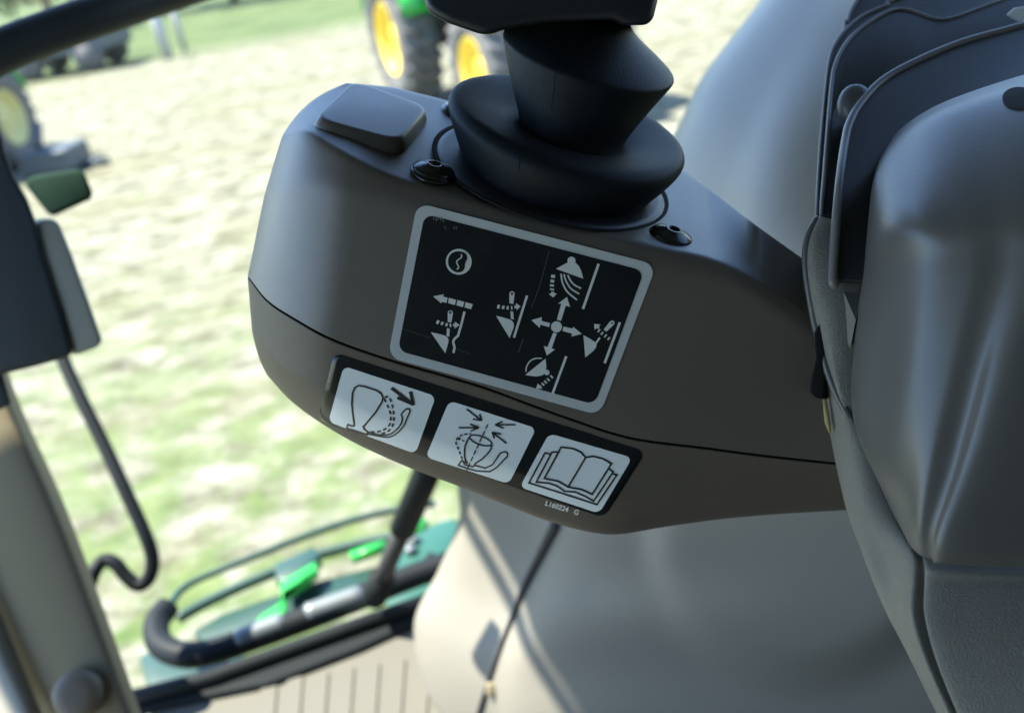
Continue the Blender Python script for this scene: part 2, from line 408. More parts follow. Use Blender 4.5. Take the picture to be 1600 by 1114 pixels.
# ---- warning sticker below the seam
sf0, sf1, sf2 = surf_low(.0003), surf_low(.00055), surf_low(.00085)
wl = MB(); rrect(wl, [(522,551),(1009,706),(944,809),(496,657)], 14, sf0, nx=60, ny=24, thick=.0003)
warn = wl.build('instruction_sticker', M['lab_black'], console, label='glossy black sticker with three white drawn panels below the seam')
for nm, q in (('white_panel', [(537,572),(681,619),(649,709),(513,659)]), ('white_panel', [(702,626),(838,669),(795,756),(665,714)]), ('white_panel', [(858,677),(988,715),(936,802),(812,761)])):
    mb = MB(); rrect(mb, q, 10, sf1, nx=40, ny=30); mb.build(nm, M['lab_white'], warn)
zG = zoomer(500, 560, 6.96); zH = zoomer(660, 610, 4.571)
def d_seat(mb):
    stroke(mb, zG((345,735),(300,720),(290,758),(510,830),(520,800),(480,770),(470,745),(500,710),(600,590),(670,480),(685,430),(665,385),(620,350),(480,305),(420,295),(375,320),(352,380),(345,500),(360,640),(372,715)), 2.64, sf2)
    stroke(mb, zG((372,715),(368,733),(345,735)), 2.64, sf2)
    stroke(mb, zG((515,820),(640,845),(750,855),(840,810),(910,730),(950,640),(978,570),(960,550),(935,552),(885,605),(895,655),(870,730),(800,800),(740,830),(640,830),(530,802)), 2.24, sf2, n=60)
    stroke(mb, zG((697,440),(740,530),(765,610),(765,700),(720,760),(640,795),(550,800)), 2.64, sf2, n=30, dash=(6, 4))
    stroke(mb, zG((705,430),(735,412),(765,450),(795,570),(800,690),(765,770),(700,810),(640,825)), 2.64, sf2, n=30, dash=(6, 4))
    stroke(mb, zG((775,322),(1000,490)), 4.75, sf2)
    stroke(mb, zG((840,425),(1018,503)), 4.75, sf2); stroke(mb, zG((982,360),(1018,508)), 4.75, sf2)
sym('seat_drawing', d_seat, 'ink', warn)
def d_cup(mb):
    for a, b, c, d in (((315,133),(422,215),(360,205),(408,168)), ((258,266),(402,266),(340,240),(345,290)), ((663,245),(518,245),(572,222),(578,270)), ((600,378),(498,298),(513,342),(562,312))):
        for k in (a, c, d): stroke(mb, zH(k, b), 2.51, sf2)
    stroke(mb, zH((465,243),(315,570)), 1.98, sf2, dash=(8, 3))
    el = [(415+82*math.cos(t)*math.cos(.33)-30*math.sin(t)*math.sin(.33), 357+82*math.cos(t)*math.sin(.33)+30*math.sin(t)*math.cos(.33)) for t in [2*math.pi*i/30 for i in range(31)]]
    stroke(mb, zH(*el), 2.24, sf2)
    stroke(mb, zH((332,335),(306,390),(300,450),(308,500),(322,520)), 2.38, sf2, n=14); stroke(mb, zH((495,385),(482,430),(425,490),(385,515),(370,530)), 2.38, sf2, n=14)
    stroke(mb, zH((322,522),(300,512),(280,500),(255,535),(330,560),(385,575),(480,580),(530,550),(605,470),(607,448),(590,437),(555,447),(500,530),(450,555),(372,535),(360,545),(300,530),(290,505)), 2.11, sf2)
    stroke(mb, zH((285,490),(260,430),(238,370),(255,335),(290,315),(345,310)), 2.38, sf2, n=20, dash=(5, 3)); stroke(mb, zH((265,355),(250,335),(270,345),(300,365)), 1.98, sf2, dash=(4, 3))
sym('cup_drawing', d_cup, 'ink', warn)
def d_book(mb):
    stroke(mb, zH((1040,690),(970,648),(870,628),(990,405),(1075,415),(1130,440),(1165,478),(1040,690)), 2.64, sf2)
    stroke(mb, zH((1165,478),(1220,470),(1290,488),(1350,522),(1212,742),(1130,705),(1040,690)), 2.64, sf2)
    stroke(mb, zH((980,440),(925,440),(812,655),(900,662),(960,682),(1015,720),(1090,725),(1160,755),(1222,790),(1362,582),(1332,560)), 2.51, sf2)
    stroke(mb, zH((912,455),(875,445),(760,660),(1000,735),(1245,815),(1388,603),(1352,595)), 2.51, sf2)
sym('book_drawing', d_book, 'ink', warn)
tx = bpy.data.curves.new('part_number', 'FONT'); tx.body = 'L160224   G'; tx.size = 1; tx.offset = .03
to = bpy.data.objects.new('part_number_tmp', tx); COL.objects.link(to)
dg = bpy.context.evaluated_depsgraph_get(); tm = to.evaluated_get(dg).to_mesh()
wdt = max(v.co.x for v in tm.vertices)
V = [sf2(851+(903-851)*v.co.x/wdt+3.6*v.co.y, 789+(803.5-788)*v.co.x/wdt-10.5*v.co.y) for v in tm.vertices]
link_mesh('part_number', V, [tuple(p.vertices) for p in tm.polygons], M['stk_sym'], warn, smooth=False)
bpy.data.objects.remove(to)
S3 = surf_plane(.00012)
for p, w in ((((1120,383),(1123,393)), .9), (((1119,455),(1123,466)), 1.1), (((1097,494),(1101,490)), 1.2), (((1202,490),(1205,488)), 1.0), (((584,422),(587,425)), 2.0), (((1148,720),(1152,722)), .8), (((1050,440),(1052,452)), .7), (((560,410),(566,402)), .6)):
    q = MB(); stroke(q, p, w, S3 if p[0][1] < 600 and p[0][1] > 430 or p[0][0] < 600 else surf_low(.0002)); q.build('scuff', M['scratch'], console, smooth=False)
# ---- things on the top face
e1 = camdir(.97, -.242, 0); e1 = (e1-nT*e1.dot(nT)).normalized(); e2 = nT.cross(e1)
def topp(u, v, h=0): return C(u, v, dT(u, v))+nT*h
def ring_loft(mb, rings, seg=72, cap0=False, cap1=False):
    """rings: (centre, radius, normal-frame)"""
    v = []
    for c, r in rings:
        for k in range(seg):
            t = 2*math.pi*k/seg; v.append(c+e1*math.cos(t)*r+e2*math.sin(t)*r)
    f = grid_faces(len(rings), seg, True)
    if cap0: f.append(tuple(range(seg)))
    if cap1: f.append(tuple(range((len(rings)-1)*seg, len(rings)*seg)))
    mb.add(v, f)
def rr_poly(q, rad, n=5):
    out = []
    for i in range(4):
        p, a, b = Vector(q[i]), Vector(q[i-1]), Vector(q[(i+1) % 4])
        da, db = (a-p).normalized()*rad, (b-p).normalized()*rad
        for k in range(n+1):
            t = k/n; out.append((1-t)**2*(p+da)+2*t*(1-t)*p+t*t*(p+db))
    return out
h0 = .0066
capq = [C(u, v, plane_depth(u, v, P0+nT*h0, nT)) for u, v in ((489,185),(552,124),(671,166),(626,222))]
cb = MB(); cen = sum(capq, Vector())/4
ringsq = [(-.004, 1.09, 0), (h0*.25, 1.06, 0), (h0*.62, 1.025, 0), (h0*.85, .985, 0), (h0*.97, .955, 0), (h0, .90, 0)]
vv = []; base_poly = rr_poly(capq, .010)
for hh, s, _ in ringsq: vv += [cen+(p-cen)*s+nT*(hh-h0) for p in base_poly]
nb = len(base_poly); cb.add(vv, grid_faces(len(ringsq), nb, True)+[tuple(range(5*nb, 6*nb)), tuple(range(nb))])
cb.build('button_cap', M['taupe_top'], console, label='square raised blank cap on top left')
def screw(u, v, rpx):
    d = dT(u, v); r = rpx*d/F; c = topp(u, v, .0006)
    mb = MB(); ring_loft(mb, [(c-nT*.001, r*1.1), (c+nT*.0002, r*1.1), (c+nT*.0003, r*1.03), (c+nT*.0002, r*1.0), (c+nT*.0012, r), (c+nT*.0018, r*.95), (c+nT*.0026, r*.7), (c+nT*.0036, r*.42), (c+nT*.0041, r*.36), (c+nT*.0042, r*.29), (c+nT*.0024, r*.26)], 36, cap1=True)
    return mb.build('screw', M['screw'], console)
screw(677, 271, 33); screw(1048, 372, 33); screw(720, 176, 28)
cR = topp(862, 269); rR = .0592
fl = MB(); ring_loft(fl, [(cR+nT*.0002, rR), (cR+nT*.0009, rR*1.0), (cR+nT*.0010, rR*.985), (cR+nT*.0004, rR*.955)]); fl.build('boot_gap_ring', M['gap'], console)  # raised dark ring painted in for the shade of the recess
fl = MB(); ring_loft(fl, [(cR+nT*.0004, rR*.96), (cR+nT*.0011, rR*.945), (cR+nT*.0014, rR*.90), (cR+nT*.0012, rR*.6)]); fl.build('boot_flange', M['grip'], console)
# ================================================================= JOYSTICK
joy = thing('joystick', 'black rubber booted joystick standing on the grey brown console', 'joystick', cR)
def rc_(u, v, d, rpx): return (C(u, v, d), rpx*d/F)
dj = .432
lb = MB(); ring_loft(lb, [rc_(860, 292, dj, 138), rc_(862, 284, dj, 140), rc_(870, 262, dj, 154), rc_(879, 235, dj, 173), rc_(885, 212, dj, 187), rc_(887, 201, dj, 190.5), rc_(888, 194, dj, 190), rc_(889, 188, dj, 186), rc_(890, 185, dj, 178), rc_(891, 187, dj, 155), rc_(892, 192, dj, 125), rc_(893, 200, dj, 98), rc_(893, 208, dj, 84)], 96)
sub(lb.build('lower_bellows', M['rubber'], joy), 1)
ub = MB(); ring_loft(ub, [rc_(893, 212, dj, 83), rc_(894, 196, dj, 86), rc_(900, 165, dj, 101), rc_(911, 120, dj, 124), rc_(918, 98, dj, 134.5), rc_(920, 91, dj, 138), rc_(920.5, 87, dj, 138.6), rc_(921, 83, dj, 137), rc_(917, 66, dj, 122), rc_(908, 42, dj, 97), rc_(904, 22, dj, 84), rc_(904, 0, dj, 80)], 96, cap1=True)
sub(ub.build('upper_bellows', M['rubber'], joy), 1)
def mold(path, w):                       # moulding line on the rubber
    mb = MB(); bv = BVHTree.FromPolygons(lb.v+ub.v, lb.f+[tuple(i+len(lb.v) for i in q) for q in ub.f])
    pts = []
    for u, v in catmull(path, 14):
        r = ray(u, v).normalized(); h = bv.ray_cast(CAM, r); 
        if h[0] is not None: pts.append(h[0]-r*.0001)
    if len(pts) > 3: tube(mb, pts, w, 6); mb.build('mould_line', M['rubber'], joy)
mold([(868,92),(866,130),(861,170)], .00012); mold([(815,212),(812,240),(810,268)], .00012)
go = [(661,-12),(664,10),(672,22),(700,37),(758,57),(786,47),(860,35),(955,31),(976,40),(1019,40),(1028,2),(1034,-60),(1002,-150),(700,-150),(664,-60)]
gm = MB(); slab(gm, [C(u, v, .385) for u, v in go], [C(u+(845-u)*.08, v, .475) for u, v in go])
bev(gm.build('grip', M['grip'], joy), .004, 4)
# ================================================================= ARMREST BRACKET
brk = thing('armrest_bracket', 'grey plastic armrest bracket with stacked dark plates at the right', 'armrest', C(1500, 1114, .35))
LEAN = .085/250
def plate(out, d, t, tilt=0, rim=.0010):
    pd = lambda u, v: d+tilt*(u-1300)/300+LEAN*max(0, 335-v)
    mb = MB(); fr = [C(u, v, pd(u, v)) for u, v in out]; bk = [p+FWD*t+RT*t*.25 for p in fr]
    slab(mb, fr, bk); o = bev(mb.build('plate', M['plate'], brk), .0012, 3, 30)
    k = len(out)-3 if out[-3][0] > 1600 else len(out)-2
    edge = [q for q in out[:-2]]; edge = edge[:-1] if edge[-1][0] > 1600 else edge
    path = [(out[-1][0], out[-1][1])]+[q for q in out[:-2] if q[0] <= 1700]+[q for q in out if q[0] > 1700][:1]
    m2 = MB(); tube(m2, smooth_path([C(u+rim*.6*F/1386*1000*d/.39*.9, v+rim*900, pd(u, v)) for u, v in path], 70), rim, 10); m2.build('plate_rim', M['rimgrey'], o)  # lighter tube along the edge stands in for light falling on it
    return o
plate([(1320,60),(1323,35),(1332,10),(1350,-10),(1400,-40),(1800,-150),(1800,400),(1330,400)], .425, .004, -.006)
plate([(1276,345),(1280,250),(1289,145),(1296,92),(1305,68),(1320,47),(1345,26),(1385,8),(1430,-10),(1800,-110),(1800,430),(1282,400)], .410, .0035, -.008)
plate([(1283,345),(1289,250),(1299,130),(1305,100),(1317,74),(1337,50),(1372,26),(1400,15),(1425,17),(1460,29),(1490,27),(1560,2),(1800,-80),(1800,430),(1293,430)], .397, .0035, -.010)
plate([(1300,430),(1309,300),(1320,215),(1330,183),(1347,156),(1376,126),(1420,100),(1500,66),(1600,38),(1800,-18),(1800,460),(1305,440)], .378, .006, -.014, .0020)
for tri in (((1282,338,.396),(1303,330,.408),(1294,398,.386)), ((1301,415,.392),(1358,405,.402),(1358,440,.388),(1337,500,.3705))):
    mb = MB(); p = [C(*q) for q in tri]; slab(mb, p, [q-UP*.012+FWD*.006 for q in p]); mb.build('gusset', M['bracket'], brk, smooth=False)
mb = MB(); tube(mb, smooth_path([C(u, v, d) for u, v, d in ((1278,338,.396),(1262,372,.393),(1259,420,.391),(1270,490,.389),(1284,550,.386),(1304,610,.382),(1330,658,.379))], 40), [.0006]+[.0016]*38+[.0006], 10); mb.build('bracket_edge', M['cover'], brk)
tb = ((1572,24,.478),(1584,13,.478),(1640,6,.478),(1640,36,.478),(1594,36,.478))
mb = MB(); slab(mb, [C(*q) for q in tb], [C(u, v, d+.006) for u, v, d in tb]); bev(mb.build('white_tab', M['lab_white'], brk, smooth=False), .0008)
kb = MB(); kc = C(1337, 166, .386+LEAN*169); kr = 31*(.386+LEAN*169)/F; kv = []
for i in range(13):
    for k in range(24):
        a, b = math.pi*i/12, 2*math.pi*k/24
        kv.append(kc+kr*(RT*math.sin(a)*math.cos(b)*.92+UP*math.sin(a)*math.sin(b)*1.1+FWD*math.cos(a)*.6))
kb.add(kv, grid_faces(13, 24, True)); kb.build('knob', M['knob'], brk)
# textured lower arm
rows = [
 [(1284,330,.415),(1276,336,.400),(1281,338,.394),(1300,342,.392),(1340,345,.392),(1400,350,.390),(1750,350,.385)],
 [(1272,375,.415),(1258,374,.400),(1268,376,.390),(1300,380,.388),(1340,385,.388),(1400,390,.388),(1750,390,.385)],
 [(1266,420,.415),(1255,420,.400),(1265,424,.388),(1300,428,.384),(1340,430,.384),(1400,430,.386),(1750,430,.385)],
 [(1280,490,.415),(1267,490,.398),(1275,492,.386),(1300,500,.380),(1345,500,.380),(1400,510,.384),(1750,510,.38)],
 [(1300,590,.415),(1283,588,.397),(1300,590,.382),(1320,595,.379),(1360,600,.380),(1430,620,.384),(1750,620,.38)],
 [(1315,680,.41),(1297,680,.394),(1318,682,.381),(1346,684,.377),(1390,690,.38),(1440,700,.384),(1750,700,.38)],
 [(1338,790,.405),(1321,790,.388),(1350,792,.376),(1392,796,.372),(1420,800,.378),(1460,800,.382),(1750,800,.37)],
 [(1362,860,.40),(1346,860,.382),(1380,862,.372),(1422,866,.360),(1444,872,.359),(1474,880,.352),(1750,892,.345)],
 [(1375,900,.40),(1361,900,.380),(1395,902,.370),(1424,905,.356),(1448,908,.3555),(1473,910,.350),(1750,915,.340)],
 [(1398,955,.40),(1384,955,.378),(1405,957,.367),(1422,960,.353),(1449,960,.3525),(1472,960,.348),(1750,960,.335)],
 [(1432,1025,.395),(1420,1025,.374),(1430,1026,.364),(1442,1028,.350),(1467,1030,.3495),(1488,1030,.345),(1750,1030,.33)],
 [(1475,1114,.39),(1464,1114,.370),(1471,1114,.362),(1480,1114,.347),(1502,1114,.3465),(1517,1114,.342),(1750,1114,.325)],
 [(1525,1200,.39),(1512,1200,.368),(1518,1200,.36),(1526,1200,.346),(1540,1200,.345),(1552,1200,.34),(1750,1200,.322)]]
V, f = uvd_surface(rows, 110, 130, rowspline=lambda p, n: catmull(p, n))
link_mesh('bracket_arm', V, f, M['bracket'], brk)
# glossy cover
rows = [
 [(1362, 300, 0.435), (1366, 275, 0.4026), (1378, 240, 0.4106), (1405, 204, 0.414), (1445, 175, 0.408), (1500, 150, 0.402), (1600, 117, 0.396), (1750, 75, 0.388)],
 [(1360, 315, 0.413), (1363, 290, 0.3881), (1378, 255, 0.3913), (1408, 222, 0.391), (1450, 196, 0.383), (1505, 174, 0.376), (1605, 146, 0.368), (1750, 110, 0.361)],
 [(1358, 350, 0.4), (1359, 330, 0.3795), (1380, 305, 0.3695), (1420, 285, 0.359), (1470, 268, 0.35), (1535, 252, 0.343), (1620, 230, 0.336), (1750, 200, 0.33)],
 [(1354, 385, 0.391), (1356, 375, 0.3743), (1385, 360, 0.3528), (1436, 350, 0.337), (1495, 345, 0.3283), (1555, 338, 0.322), (1630, 325, 0.315), (1750, 312, 0.309)],
 [(1352, 430, 0.39), (1352, 425, 0.372), (1392, 420, 0.35), (1448, 415, 0.333), (1512, 410, 0.3228), (1565, 410, 0.3177), (1632, 420, 0.309), (1750, 430, 0.304)],
 [(1345, 525, 0.39), (1338, 522, 0.371), (1385, 535, 0.35), (1430, 540, 0.334), (1487, 545, 0.3231), (1530, 560, 0.3185), (1580, 585, 0.309), (1750, 600, 0.302)],
 [(1345, 660, 0.39), (1334, 655, 0.371), (1372, 690, 0.351), (1408, 700, 0.336), (1452, 702, 0.3251), (1492, 718, 0.3212), (1532, 735, 0.312), (1750, 745, 0.304)],
 [(1400, 800, 0.39), (1384, 778, 0.37), (1402, 800, 0.353), (1416, 805, 0.339), (1433, 812, 0.3283), (1462, 822, 0.3244), (1494, 835, 0.315), (1750, 845, 0.308)],
 [(1420, 850, 0.39), (1413, 834, 0.37), (1418, 845, 0.356), (1425, 850, 0.342), (1435, 858, 0.3313), (1459, 865, 0.3274), (1486, 873, 0.318), (1750, 883, 0.311)],
 [(1432, 858, 0.39), (1428, 858, 0.374), (1432, 862, 0.36), (1437, 866, 0.345), (1444, 870, 0.3351), (1463, 876, 0.3316), (1487, 882, 0.323), (1750, 892, 0.316)],
 [(1440, 850, 0.39), (1438, 850, 0.38), (1440, 856, 0.372), (1445, 860, 0.36), (1452, 863, 0.35), (1470, 868, 0.352), (1492, 875, 0.345), (1750, 885, 0.34)]]
V, f = uvd_surface(rows, 110, 110, rowspline=lambda p, n: catmull(p, n))
cov = link_mesh('cover', V, f, M['cover'], brk)
bvC = BVHTree.FromPolygons(V, f)
def on_cover(u, v, off=.0003):
    r = ray(u, v).normalized(); h = bvC.ray_cast(CAM, r); return (h[0] if h[0] is not None else C(u, v, .34))-r*off
mb = MB(); flat(mb, [(1592+26*math.cos(t), 153+17*math.sin(t)) for t in [2*math.pi*i/24 for i in range(24)]], lambda u, v: on_cover(u, v, .0015)); mb.build('hole_shade_patch', M['gap'], brk)  # flat black patch in place of an opening and its shade
mb = MB(); tube(mb, [C(u, v, d) for u, v, d in ((1322,635,.3785),(1334,660,.3768),(1360,712,.3755),(1390,780,.373),(1412,830,.368),(1427,858,.3615))], .0005, 8); mb.build('cover_seam', M['trim'], brk)
mb = MB(); slab(mb, [C(u, v, .384) for u, v in ((1272,520),(1275,560),(1268,590),(1265,612),(1274,622),(1287,624),(1290,560),(1284,500))], [C(u, v, .394) for u, v in ((1272,520),(1275,560),(1268,590),(1265,612),(1274,622),(1300,624),(1300,560),(1284,500))]); bev(mb.build('gap_shade_block', M['gap'], brk), .0008)  # dark filler where arm meets bracket, standing in for the shaded gap
mb = MB(); tube(mb, [C(u, v, .386) for u, v in ((1288,622),(1291,645),(1293,660),(1297,676))], [.0008, .0011, .0012, .0005], 10); mb.build('foam_edge', M['foam'], brk)
# ================================================================= FENDER PANEL
def warp(u, v, d):
    x, y = (u-1250)/225, (v-840)/195
    e = math.sqrt(x*x+y*y)
    low = min(max(y*.9/max(e, .01), 0), 1)**2; t = min(max((1.14+.25*low-e)/(.24+.3*low), 0), 1); t = t*t*(3-2*t)
    return d-.032*t
rows = [
 [(1250,-45,1.25),(1208,-45,1.0),(1285,-40,.88),(1410,-30,.78),(1750,20,.70)],
 [(1225,0,1.22),(1190,0,.98),(1265,20,.86),(1400,60,.77),(1750,100,.68)],
 [(1140,115,1.22),(1103,115,.98),(1185,150,.85),(1310,200,.76),(1750,250,.66)],
 [(1100,195,1.22),(1062,195,.98),(1140,250,.85),(1270,350,.75),(1750,400,.65)],
 [(1030,340,1.25),(990,340,1.02),(1080,400,.88),(1230,480,.77),(1750,520,.66)],
 [(900,560,1.3),(850,560,1.10),(950,600,.96),(1130,640,.82),(1750,660,.68)],
 [(780,720,1.35),(727,720,1.17),(850,760,1.05),(1030,790,.90),(1750,800,.70)],
 [(775,815,1.36),(718,812,1.20),(830,860,1.09),(1000,890,.95),(1750,900,.72)],
 [(745,900,1.38),(686,892,1.23),(800,945,1.12),(970,970,.98),(1750,980,.75)],
 [(710,985,1.4),(648,975,1.25),(760,1030,1.14),(940,1050,1.02),(1750,1060,.78)],
 [(720,1080,1.4),(668,1080,1.24),(760,1110,1.15),(930,1130,1.04),(1750,1140,.82)],
 [(780,1200,1.36),(735,1200,1.22),(800,1210,1.15),(930,1220,1.06),(1750,1230,.85)]]
V, f = uvd_surface(rows, 110, 120, rowspline=lambda p, n: catmull(p, n), warp=warp)
fen = link_mesh('fender_panel', V, f, M['fender'], None, label='large curved grey beige trim panel over the wheel behind the console', cat='trim panel')
bvF = BVHTree.FromPolygons(V, f)
def on_f(u, v, off=.001):
    r = ray(u, v).normalized(); h = bvF.ray_cast(CAM, r); return (h[0] if h[0] is not None else C(u, v, 1.1))-r*off
mb = MB(); tube(mb, [on_f(u, v, .002) for u, v in catmull([(872,815),(848,862),(822,912),(806,950),(786,1000),(768,1050),(748,1114),(735,1160)], 30)], [.008-.0045*min(1, i/14) for i in range(30)], 8); mb.build('panel_joint', M['trim'], fen)
mb = MB(); c = on_f(768, 1076, .003); box(mb, c, RT*.007, UP*.009, FWD*.004); bev(mb.build('clip', M['reflector'], fen), .003)
# ================================================================= CAB FLOOR, SILL, STEP
ZF = C(600, 1080, 1.28).z
fl = MB()
fp = [G(u, v, ZF) for u, v in ((225,1114),(420,1062),(560,1010),(690,962))]
fpoly = fp+[Vector((1.0, fp[3].y, ZF)), Vector((1.0, -.8, ZF)), Vector((-1.3, -.8, ZF)), Vector((-1.3, fp[0].y-.12, ZF))]
slab(fl, fpoly, [p-Vector((0, 0, .05)) for p in fpoly])
a0, a1 = G(430, 1090, ZF), G(425, 1130, ZF)
for i in range(13):
    u = 405+i*40
    p, q = G(u+16, 1066-i*7, ZF+.002), G(u-6, 1300, ZF+.002)
    d = (q-p).normalized(); s = d.cross(Vector((0, 0, 1)))*.012
    box(fl, (p+q)/2+Vector((0, 0, -.0005)), (q-p)/2, s, Vector((0, 0, .0015)))
fl.build('floor', M['floor'], None, smooth=False, kind='structure')
# sill
si = MB(); s0, s1 = [G(u, v, ZF+.012) for u, v in ((150,1122),(700,948))]
s2, s3 = [G(u, v, ZF+.012) for u, v in ((700,908),(200,1082))]
m1, m2 = G(420, 1062, ZF+.012), G(520, 1012, ZF+.012)
top = [s0, G(420, 1066, ZF+.012), G(560, 1012, ZF+.012), s1, G(710, 925, ZF+.012), G(560, 975, ZF+.012), G(400, 1022, ZF+.012), s3]
slab(si, top, [p-Vector((0, 0, .06)) for p in top])
sil = thing('door_sill', 'black rubber door sill along the edge of the beige cab floor', 'door sill', (s0+s1)/2)
bev(si.build('sill_strip', M['sill'], sil, smooth=False), .008)
mb = MB(); tube(mb, [G(u, v, ZF+.02) for u, v in ((150,1104),(330,1058),(520,990),(690,930))], .012, 10); mb.build('sill_seal', M['sill'], sil)
# thick bent grab bar outside the sill
gb = thing('door_bar', 'thick black bent bar with pale grey stretches outside the sill', 'bar', G(430, 985, ZF))
zb = ZF+.0
path = smooth_path([G(u, v, zb) for u, v in ((262,948),(245,972),(250,1005),(285,1022),(330,1018),(400,995),(500,958),(580,926),(640,902),(700,880))], 70)
mb = MB(); tube(mb, path, .021, 16); mb.build('bar_tube', M['bar'], gb)
for (u0, v0, u1, v1) in ((364,1002,450,970),(472,962,572,927)):
    mb = MB(); tube(mb, smooth_path([G(u0, v0, zb+.008), G((u0+u1)/2, (v0+v1)/2, zb+.008), G(u1, v1, zb+.008)], 12), [.006]+[.0175]*10+[.006], 14); mb.build('pale_sleeve', M['barmetal'], gb)
# step with tubes and green brackets
zs = ZF-.10
stp = thing('entry_step', 'dark green entry step with looped tubes and bright green bracket', 'step', G(450, 930, zs))
mb = MB(); tube(mb, smooth_path([G(u, v, zs) for u, v in ((262,970),(272,935),(300,910),(360,884),(440,852),(520,822),(600,800),(680,786))], 50), .0075, 12); mb.build('outer_tube', M['darkgreen'], stp)
mb = MB(); tube(mb, smooth_path([G(u, v, zs) for u, v in ((278,966),(320,942),(380,914),(430,893),(480,872),(560,850),(620,838))], 40), .011, 12); mb.build('inner_tube', M['darkgreen'], stp)
def hslab(mb, px, z, t): 
    p = [G(u, v, z) for u, v in px]; slab(mb, p, [q-Vector((0, 0, t)) for q in p])
mb = MB(); hslab(mb, ((428,880),(490,852),(500,868),(478,888),(446,908),(430,905)), zs+.012, .03); bev(mb.build('tube_bracket', M['darkgreen'], stp), .006)
mb = MB(); hslab(mb, ((436,908),(462,893),(494,874),(496,890),(470,912),(447,925),(446,958),(425,972),(392,974),(408,958),(430,945),(438,930)), zs+.02, .02); bev(mb.build('green_bracket', M['green'], stp), .006)
mb = MB(); hslab(mb, ((300,985),(345,958),(440,925),(470,913),(600,880),(640,870),(650,905),(560,940),(430,985),(330,1015)), zs-.02, .02); bev(mb.build('step_plate', M['darkgreen'], stp), .006)
mb = MB(); hslab(mb, ((545,862),(600,842),(602,852),(550,872)), zs+.01, .015); mb.build('green_strip', M['green'], stp)
mb = MB(); hslab(mb, ((216,1025),(262,1000),(330,1028),(420,1018),(440,1030),(290,1082),(236,1096)), zs-.01, .02); bev(mb.build('corner_plate', M['darkgreen'], stp), .006)
pn = MB(); hslab(pn, ((610,880),(655,830),(680,815),(712,806),(720,830),(700,880),(660,945),(600,960)), zs+.03, .04)
pnl = bev(pn.build('sill_corner_panel', M['teal'], None, label='teal green painted body corner panel beside the strut', cat='body panel'), .008)
for u, v in ((646,844),(641,860)):
    mb = MB(); c = G(u, v, zs+.034); tube(mb, [c, c+Vector((0, 0, .008))], .011, 16); mb.build('bolt', M['barmetal'], pnl)
mb = MB(); c = G(673, 872, zs+.032); tube(mb, [c, c+Vector((0, 0, .006))], .009, 16); mb.build('bolt', M['sill'], pnl)
mb = MB(); hslab(mb, ((632,822),(655,805),(668,812),(645,838)), zs+.02, .02); mb.build('green_edge', M['green'], pnl)
# strut
stt = thing('gas_strut', 'dark grey straight strut rising from the sill behind the console', 'strut', C(585, 925, 1.36))
pa, pb = C(668, 735, 1.18), C(588, 925, 1.36)
mb = MB(); tube(mb, [pa+(pa-pb)*.7, pa, pa+(pb-pa)*.45], .019, 18); mb.build('strut_cylinder', M['sill'], stt)
mb = MB(); tube(mb, [pa+(pb-pa)*.42, pb], .0135, 16); mb.build('strut_rod', M['trim'], stt)
mb = MB(); tube(mb, [pb+(pa-pb)*.14, pb+(pb-pa)*.05], .02, 16); mb.build('strut_socket', M['sill'], stt)
# ================================================================= LEFT SIDE
pil = thing('front_pillar', 'olive grey cab pillar with a round knob, leaning across the lower left corner', 'pillar', C(150, 1114, 1.0))
rows = [[(-130,560,1.02),(-60,560,.93),(-25,560,.92),(-3,560,.95),(6,560,1.04)],
        [(-90,640,1.02),(-20,650,.93),(5,640,.92),(22,640,.95),(32,640,1.04)],
        [(-40,760,1.0),(20,760,.92),(60,760,.91),(82,760,.94),(92,760,1.02)],
        [(20,880,.99),(70,890,.91),(110,890,.90),(132,890,.93),(140,890,1.0)],
        [(70,1000,.98),(120,1010,.90),(156,1010,.89),(176,1010,.92),(184,1010,.98)],
        [(120,1120,.97),(165,1120,.89),(195,1120,.88),(214,1120,.91),(222,1120,.96)],
        [(170,1240,.96),(215,1240,.88),(245,1240,.87),(262,1240,.9),(270,1240,.95)]]
rows = [[(r[0][0]-85, r[0][1], r[0][2]), (r[1][0]-62, r[1][1], r[1][2]+.01)]+r[2:] for r in rows]
V, f = uvd_surface(rows, 50, 60); link_mesh('pillar_cover', V, f, M['olive'], pil)
rows = [[(-300,700,.98),(-160,640,.94),(-88,640,1.0)], [(-250,850,.97),(-60,800,.93),(-5,800,.99)], [(-200,950,.96),(20,930,.91),(62,930,.97)], [(-150,1080,.95),(70,1030,.90),(108,1050,.95)], [(-100,1250,.94),(110,1120,.89),(150,1150,.94)]]
rows = [[(u-95, v, d) for u, v, d in (a, b, (c[0]+25, c[1], c[2]-.035))] for a, b, c in rows]
V, f = uvd_surface(rows, 40, 40); link_mesh('pillar_side', V, f, M['beige'], pil)
kb = MB(); kc = C(122, 1084, .875)
ax = (camdir(.12, .25, 1)); ku = ax.orthogonal().normalized(); kw = ax.cross(ku); kv = []
prof = [(.0, .024), (.010, .024), (.015, .022), (.018, .018), (.019, .010), (.019, .0005)]
for h, r in prof:
    for k in range(32): t = 2*math.pi*k/32; kv.append(kc+ax*(h-.008)+ku*math.cos(t)*r+kw*math.sin(t)*r)
kb.add(kv, grid_faces(len(prof), 32, True)); kb.build('knob', M['knobtan'], pil)
